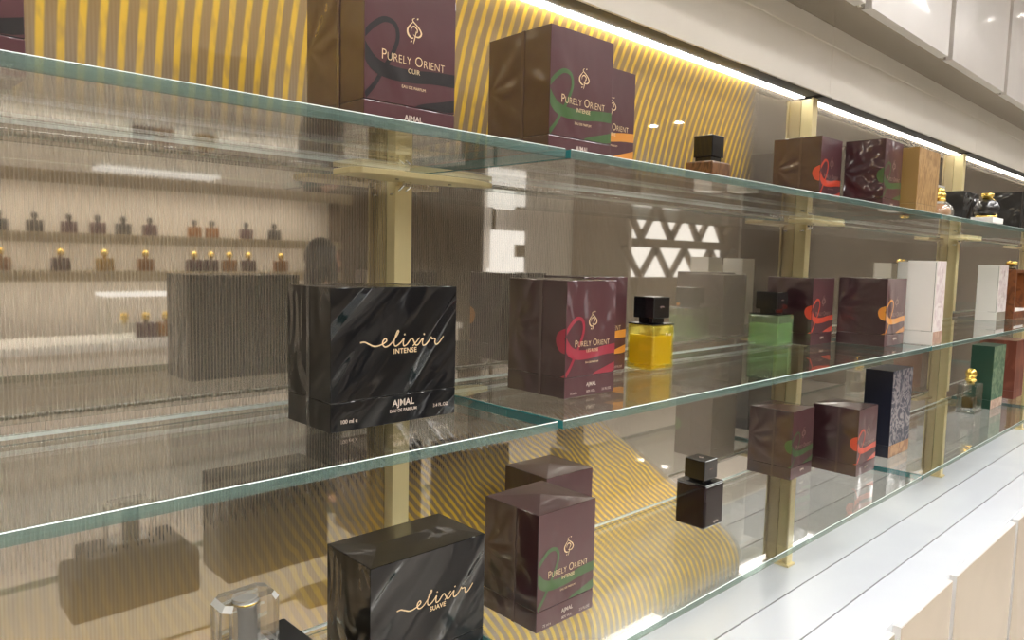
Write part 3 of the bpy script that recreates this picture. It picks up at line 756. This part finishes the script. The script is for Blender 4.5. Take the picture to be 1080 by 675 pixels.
# black flacon on a white plinth, with a gold chain
e = empty('display_plinth', (1.935, .478, ZT+.0002)); tag(e, 'small white display plinth under the black flacon', 'plinth')
mesh_obj('block', prism_bm(.085, .044, 0, .0125, .001), M['whitep'], e)
e = empty('perfume_bottle', (1.925, .478, ZT+.0128)); tag(e, 'black flacon with gold cap and chain on a white plinth', 'perfume bottle', 'bottles on the glass shelves')
bm = bmesh.new(); lathe(bm, [(.022, 0), (.022, .004)], 24); mesh_obj('base_ring', bm, M['polished'], e)
bm = bmesh.new(); lathe(bm, [(.016, .0042), (.024, .010), (.026, .022), (.020, .034), (.012, .040)], 28); mesh_obj('body', bm, M['inkcloth'], e)
bm = bmesh.new(); lathe(bm, [(.010, .0402), (.010, .046), (.013, .047), (.013, .053), (.008, .055)], 20); mesh_obj('cap', bm, M['polished'], e)
bm = bmesh.new(); tube(bm, catmull([(.010, -.004, .046), (.020, -.012, .036), (.028, -.014, .022), (.032, -.012, .008)], 6), .0012, 8); ball(bm, (.032, -.012, .006), .003); mesh_obj('chain', bm, M['polished'], e)
# brown leather presentation case with white lining, its gold-stoppered flacon standing in it
e = empty('presentation_case', (2.700, .595, ZM+.0002)); tag(e, 'brown leather presentation case with white lining at the right edge', 'presentation case')
bm = bmesh.new(); bx(bm, -.075, .075, .020, .032, 0, .150, bev=.001); bx(bm, -.075, -.060, -.034, .0198, 0, .150, bev=.001); bx(bm, .060, .075, -.034, .0198, 0, .150, bev=.001); bx(bm, -.0598, .0598, -.034, .0198, 0, .022, bev=.001); bx(bm, -.0598, .0598, -.034, .0198, .140, .150, bev=.001)
mesh_obj('shell', bm, M['leather'], e)
bm = bmesh.new(); bx(bm, -.0595, .0595, .0175, .0196, .0225, .1395); bx(bm, -.0595, .0595, -.0335, .017, .0222, .030); mesh_obj('lining', bm, M['whitep'], e)
e = empty('perfume_bottle', (2.672, .585, ZM+.1505)); tag(e, 'gold finial bottle standing on top of the brown leather case', 'perfume bottle', 'bottles on the glass shelves')
bm = bmesh.new(); lathe(bm, [(.012, 0), (.012, .006), (.008, .008), (.008, .012)], 20); mesh_obj('body', bm, M['amberjuice'], e)
bm = bmesh.new(); lathe(bm, [(.010, .0122), (.016, .016), (.016, .021), (.010, .025)], 20); mesh_obj('stopper', bm, M['polished'], e)

# ------------------------------------------------------------------ the rest of the shop, seen in the mirror panel
YO = -3.6
for z, x0, x1, lb in ((.085, -2.8, 3.0, 'upper gold display ledge across the shop with dark bottles'), (-.150, -2.8, 3.0, 'lower gold display ledge across the shop with amber bottles')):
    bm = bmesh.new(); bx(bm, x0, x1, YO-.28, YO+.0, z+EYE-.035, z+EYE, bev=.003)
    bx(bm, x0, x1, YO-.012, YO-.0005, z+EYE-.062, z+EYE-.0345)
    e = empty('wall_ledge', (0, 0, 0)); tag(e, lb, 'display ledge', 'ledges across the shop'); mesh_obj('board', bm, M['ledge'], e)
    bm = bmesh.new(); bx(bm, x0+.1, x1-.1, YO-.14, YO-.08, z+EYE-.041, z+EYE-.0355); mesh_obj('strip_light', bm, M['warmled'], e)  # strip added under the ledge to brighten the opposite wall
e = empty('valance', (.1, YO, EYE+.40)); tag(e, 'gold valance above the ledges across the shop', 'valance')
bm = bmesh.new(); bx(bm, -2.9, 2.9, -.28, .15, 0, .22, bev=.003); bx(bm, -2.9, 2.9, .135, .149, -.035, .01); mesh_obj('casing', bm, M['ledge'], e)
bm = bmesh.new(); bx(bm, -2.8, 2.8, -.08, .06, -.010, -.0005); mesh_obj('strip_light', bm, M['warmled'], e)
def opp_bottle(x, y, z, col, s):
    e = empty('scent_bottle', (x, y, z))
    bm = bmesh.new(); bx(bm, -.045*s, .045*s, -.02*s, .02*s, 0, .07*s, bev=.006*s); mesh_obj('body', bm, col, e)
    bm = bmesh.new(); lathe(bm, [(.010*s, .0702*s), (.010*s, .084*s), (.018*s, .085*s), (.018*s, .108*s), (.010*s, .118*s)], 14); mesh_obj('stopper', bm, M['polished'] if s > 1 else M['capblack'], e)
    return e
cols = [plain('amber_bottle', (.28, .12, .03, 1), rough=.15), plain('plum_bottle', (.10, .05, .06, 1), rough=.15), plain('honey_bottle', (.40, .24, .04, 1), rough=.15), plain('smoke_bottle', (.06, .055, .055, 1), rough=.15)]
k = 0
for xs_, z, ci in (([.80, .98, 1.16, 1.32, 1.47, 1.63, 1.92, 2.04, 2.285, 2.5], .0852, (3, 3, 1, 1, 3, 1, 0, 0, 1, 3)), ([.80, 1.11, 1.355, 1.60, 1.914, 2.03, 2.16, 2.30, 2.55], -.1498, (0, 1, 2, 0, 1, 1, 0, 1, 0))):
    for x, c in zip(xs_, ci):
        e = opp_bottle(x, YO-.12, z+EYE, cols[c], 1.0 if z > 0 else 1.15)
        tag(e, '%s small scent bottle along the %s ledge across the shop' % (ORDN[xs_.index(x)], 'upper' if z > 0 else 'lower'), 'bottle', 'scent bottles across the shop'); k += 1
# counter with a glass riser
e = empty('sales_counter', (.8, YO+.27, 0)); tag(e, 'white topped sales counter across the shop', 'counter')
bm = bmesh.new(); bx(bm, -3.4, 3.0, -.25, .25, EYE-.585, EYE-.54, bev=.004); mesh_obj('counter_top', bm, M['whitep'], e)
bm = bmesh.new(); bx(bm, -3.4, 3.0, -.24, .20, .25, EYE-.586); mesh_obj('front', bm, M['shopwall'], e)
bm = bmesh.new(); bx(bm, -3.4, 3.0, -.22, .16, .0, .249); mesh_obj('plinth', bm, M['whitep'], e)
e = empty('glass_riser', (1.55, YO+.32, EYE-.54)); tag(e, 'glass riser with white lit top on the counter across the shop', 'riser')
bm = bmesh.new(); bx(bm, -.34, .34, -.10, .10, .255, .275, bev=.003); mesh_obj('top', bm, M['lampwhite'], e)
for sx in (-.32, .32):
    for sy in (-.09, .09):
        bm = bmesh.new(); bx(bm, sx-.008, sx+.008, sy-.008, sy+.008, 0.0005, .2548); mesh_obj('leg', bm, M['bottleglass'], e)
for j, x in enumerate((1.34, 1.46, 1.58, 1.71, 1.83)):
    b = opp_bottle(x, YO+.32, EYE-.54+.0005, (M['bottleglass'], cols[1], cols[0], M['bottleglass'], cols[2])[j], 1.3)
    tag(b, '%s scent bottle along the counter under the lit riser' % ORDN[j], 'bottle', 'scent bottles across the shop')
# brown wall section with white niches and an oak lattice
bm = bmesh.new(); bx(bm, 3.05, 4.55, YO-.29, YO-.10, 0, 2.6); tag(mesh_obj('tall_cabinet', bm, M['brownwall']), 'tall bronze cabinet across the shop', 'cabinet')
bm = bmesh.new(); bx(bm, 6.0, 9.4, YO-.29, YO-.22, 0, 2.6); tag(mesh_obj('display_wall', bm, M['timber']), 'oak display wall behind the lattice across the shop', 'display wall')
e = empty('poster_stand', (4.87, YO-.1, 0)); tag(e, 'white stepped display stand across the shop', 'display stand')
bm = bmesh.new(); bx(bm, -.26, .20, -.02, .02, .9, 1.44, bev=.004); bx(bm, -.22, .20, -.02, .02, 1.4405, 1.80, bev=.004); bx(bm, -.20, .05, -.02, .02, 2.0, 2.2, bev=.004); mesh_obj('board', bm, M['lampwhite'], e)
bm = bmesh.new(); bx(bm, .06, .18, .0205, .05, 1.25, 1.37); bx(bm, .06, .18, .0205, .05, 1.55, 1.67); mesh_obj('gold_block', bm, M['ledge'], e)
bm = bmesh.new(); bx(bm, -.20, -.17, -.02, .0, 0, 2.2); mesh_obj('pole', bm, M['brassdark'], e)
e = empty('lattice_display', (7.9, YO-.12, 0)); tag(e, 'oak lattice with lit triangular niches across the shop', 'lattice display')
bm = bmesh.new(); bx(bm, -.95, .95, -.09, -.07, 1.25, 2.35); mesh_obj('lit_back', bm, M['lampwhite'], e)
bm = bmesh.new()
for zz in (1.30, 1.75, 2.25): bx(bm, -1.0, 1.0, -.06, .06, zz-.05, zz+.05)
for a in (-.9, -.3, .3, .9):
    for s in (-1, 1):
        for z0, z1 in ((1.35, 1.70), (1.80, 2.20)):
            tube(bm, [(a, 0, z0), (a+s*.3, 0, z1)], .055, 4)
mesh_obj('lattice', bm, M['timber'], e)
for sx in (-.97, .97):
    bm = bmesh.new(); bx(bm, sx-.03, sx+.03, -.05, .05, 0, 1.249); mesh_obj('leg', bm, M['timber'], e)

# fill lights added out of view under the ceiling, and downlights
for i, (x, y, sx, sy) in enumerate(((-1.4, -.95, .9, .26), (.8, -.95, .9, .26), (3.0, -.95, .9, .26), (5.2, -.95, .9, .26), (7.4, -.95, .9, .26), (-.3, -.30, .9, .20), (1.9, -.30, .9, .20), (4.1, -.30, .9, .20))):
    e = empty('ceiling_light', (x, y, H)); tag(e, '%s long white box light from the left in the %s row under the ceiling' % (ORDN[i % 5], 'far' if i < 5 else 'near'), 'ceiling light', 'ceiling lights')
    bm = bmesh.new(); D_ = -.30
    bx(bm, -sx-.02, sx+.02, -sy-.02, -sy, D_, -.0005); bx(bm, -sx-.02, sx+.02, sy, sy+.02, D_, -.0005); bx(bm, -sx-.02, -sx, -sy, sy, D_, -.0005); bx(bm, sx, sx+.02, -sy, sy, D_, -.0005)
    mesh_obj('frame', bm, M['lampframe'], e)  # deep sides added to cut the fill light off the overhead panels
    bm = bmesh.new(); bx(bm, -sx+.001, sx-.001, -sy+.001, sy-.001, -.012, -.0006); mesh_obj('diffuser', bm, M['ceillamp'], e)
for i, (x, yy) in enumerate(((.4, -.15), (1.6, -.15), (2.8, -.15), (4.0, -.15), (5.2, -.15), (6.86, -3.5), (6.85, -3.16))):
    e = empty('downlight', (x, yy, H)); tag(e, ('%s round downlight from the left above the shelves' % ORDN[i]) if i < 5 else 'round downlight in the far ceiling corner, %s of the pair' % ORDN[i-5], 'downlight', 'downlights')
    bm = bmesh.new(); lathe(bm, [(.055, -.012), (.055, -.0005)], 28); mesh_obj('ring', bm, M['ceil'], e)
    bm = bmesh.new(); lathe(bm, [(.040, -.014), (.040, -.0122)], 28); mesh_obj('lamp', bm, M['spot'], e)

# ------------------------------------------------------------------ person across the shop (seen only in the mirror panel)
def skin_mesh(V_, E_, rad, lvl=1):
    me = bpy.data.meshes.new('s'); me.from_pydata(V_, E_, []); ob = bpy.data.objects.new('s', me); COL.objects.link(ob)
    md = ob.modifiers.new('k', 'SKIN'); md.use_smooth_shade = True
    sub = ob.modifiers.new('u', 'SUBSURF'); sub.levels = lvl; sub.render_levels = lvl
    for i, s in enumerate(me.skin_vertices[0].data): s.radius = rad[i]; s.use_root = (i == 0)
    dg = bpy.context.evaluated_depsgraph_get(); dg.update()
    m2 = bpy.data.meshes.new_from_object(ob.evaluated_get(dg)); bm = bmesh.new(); bm.from_mesh(m2)
    bpy.data.objects.remove(ob); bpy.data.meshes.remove(m2); return bm
def person(loc, rz):
    e = empty('person', loc, rz); tag(e, 'person with long black hair and dark clothes standing across the shop', 'person')
    P = [(0, 0, .90), (0, -.01, 1.05), (0, 0, 1.22), (0, .01, 1.33), (0, 0, 1.395), (0, -.01, 1.43)]; E_ = [(0, 1), (1, 2), (2, 3), (3, 4), (4, 5)]; rad = [(.15, .10), (.125, .09), (.15, .10), (.10, .07), (.048, .05), (.045, .048)]
    def add(par, pts):
        for p, r in pts:
            P.append(p); rad.append((r, r) if not isinstance(r, tuple) else r); E_.append((par, len(P)-1)); par = len(P)-1
        return par
    for s in (-1, 1):
        add(0, [((s*.085, 0, .82), .085), ((s*.09, -.01, .47), .055), ((s*.095, .0, .27), .05), ((s*.095, .015, .08), .036), ((s*.10, -.06, .035), .035), ((s*.105, -.13, .025), .028)])
        w = add(3, [((s*.165, .01, 1.30), .055), ((s*.20, .02, 1.04), .040), ((s*.21, -.02, .86), .031), ((s*.21, -.035, .80), .024)])
        h = add(w, [((s*.21, -.045, .755), (.034, .018))])
        for q, (dx, l) in enumerate(((-.026, .062), (-.009, .074), (.009, .070), (.026, .056))):
            add(h, [((s*.205+.0, -.045+dx, .72), .0105), ((s*.203, -.048+dx*1.05, .72-l*.6), .0095), ((s*.195, -.052+dx*1.05, .72-l), .008)])
        add(w, [((s*.195, -.075, .77), .0125), ((s*.188, -.092, .735), .010)])
    bm = skin_mesh(P, E_, rad, 2)
    ball(bm, (0, -.015, 1.50), .082, 0, 24, (.88, 1.05, 1.30))
    ball(bm, (0, -.105, 1.485), .015, 0, 10, (.8, 1, 1.5)); 
    for s in (-1, 1): ball(bm, (s*.073, -.005, 1.49), .018, 0, 10, (.5, .9, 1.5)); ball(bm, (s*.028, -.088, 1.515), .012, 1, 10)
    ball(bm, (0, -.092, 1.445), .017, 2, 10, (1.5, .6, .45))
    for f in bm.faces: f.smooth = True
    mesh_obj('body', bm, [plain('skin', (.42, .25, .17, 1), rough=.5), plain('eyes', (.03, .02, .02, 1), rough=.2), plain('lips', (.35, .12, .10, 1), rough=.4)], e, smooth='keep')
    bm = bmesh.new(); ball(bm, (0, .012, 1.525), .098, 0, 24, (.95, 1.05, 1.18)); ball(bm, (0, .055, 1.40), .085, 0, 20, (1.15, .6, 1.9))
    for s in (-1, 1): ball(bm, (s*.075, -.02, 1.44), .035, 0, 14, (.7, 1.2, 3.2))
    for v in bm.verts:
        if v.co.y < -.055 and 1.40 < v.co.z < 1.57: v.co.y = -.055
    mesh_obj('hair', bm, plain('black_hair', (.012, .010, .010, 1), rough=.35), e, smooth='keep')
    tp = P[:4]; te = E_[:3]; tr = [(.165, .115), (.14, .105), (.165, .115), (.125, .088)]
    P2, E2, R2 = list(tp), list(te), list(tr)
    for s in (-1, 1):
        par = 3
        for p, r in (((s*.165, .01, 1.30), .066), ((s*.20, .02, 1.04), .052), ((s*.21, -.02, .86), .042)):
            P2.append(p); R2.append((r, r)); E2.append((par, len(P2)-1)); par = len(P2)-1
    dark = plain('dark_cloth', (.02, .02, .024, 1), rough=.8)
    mesh_obj('jacket', skin_mesh(P2, E2, R2, 2), dark, e, smooth=True)
    P3, E3, R3 = [(0, 0, .93), (0, 0, .86)], [(0, 1)], [(.165, .115), (.16, .11)]
    for s in (-1, 1):
        par = 1
        for p, r in (((s*.088, 0, .78), .098), ((s*.09, -.01, .47), .072), ((s*.095, 0, .27), .066), ((s*.095, .012, .10), .060)):
            P3.append(p); R3.append((r, r)); E3.append((par, len(P3)-1)); par = len(P3)-1
    mesh_obj('trousers', skin_mesh(P3, E3, R3, 2), dark, e, smooth=True)
    for s in (-1, 1):
        bm = bmesh.new(); ball(bm, (s*.10, -.05, .035), .05, 0, 16, (.9, 2.2, .7)); mesh_obj('shoe', bm, M['blackmatte'], e, smooth='keep')
person((2.21, -2.48, 0), R(95))

# ------------------------------------------------------------------ camera, world, view
cam = bpy.data.cameras.new('camera'); co = bpy.data.objects.new('camera', cam); COL.objects.link(co); sc.camera = co
yaw, pit, rol = R(43.62), R(4.905), R(1.33)
Fv = Vector((math.sin(yaw)*math.cos(pit), math.cos(yaw)*math.cos(pit), -math.sin(pit)))
Rv = Vector((math.cos(yaw), -math.sin(yaw), 0)); Uv = Rv.cross(Fv)
R2v = Rv*math.cos(rol)+Uv*math.sin(rol); U2v = -Rv*math.sin(rol)+Uv*math.cos(rol)
m = Matrix((R2v, U2v, -Fv)).transposed().to_4x4(); m.translation = (0, 0, EYE); co.matrix_world = m
cam.sensor_width = 36; cam.lens = 775/1080*36; cam.clip_start = .02
w = bpy.data.worlds.new('world'); sc.world = w; w.use_nodes = True
w.node_tree.nodes['Background'].inputs[0].default_value = (.8, .78, .75, 1); w.node_tree.nodes['Background'].inputs[1].default_value = .2
sc.view_settings.view_transform = 'Standard'; sc.view_settings.look = 'None'; sc.view_settings.gamma = 1; sc.view_settings.use_curve_mapping = False
sc.view_settings.exposure = 0.28
cy = sc.cycles
cy.max_bounces = 14; cy.transparent_max_bounces = 32; cy.glossy_bounces = 8; cy.transmission_bounces = 12; cy.diffuse_bounces = 5
cy.sample_clamp_indirect = 8; cy.caustics_reflective = False; cy.caustics_refractive = False
cy.use_denoising = True
try: cy.denoiser = 'OPENIMAGEDENOISE'
except Exception: pass
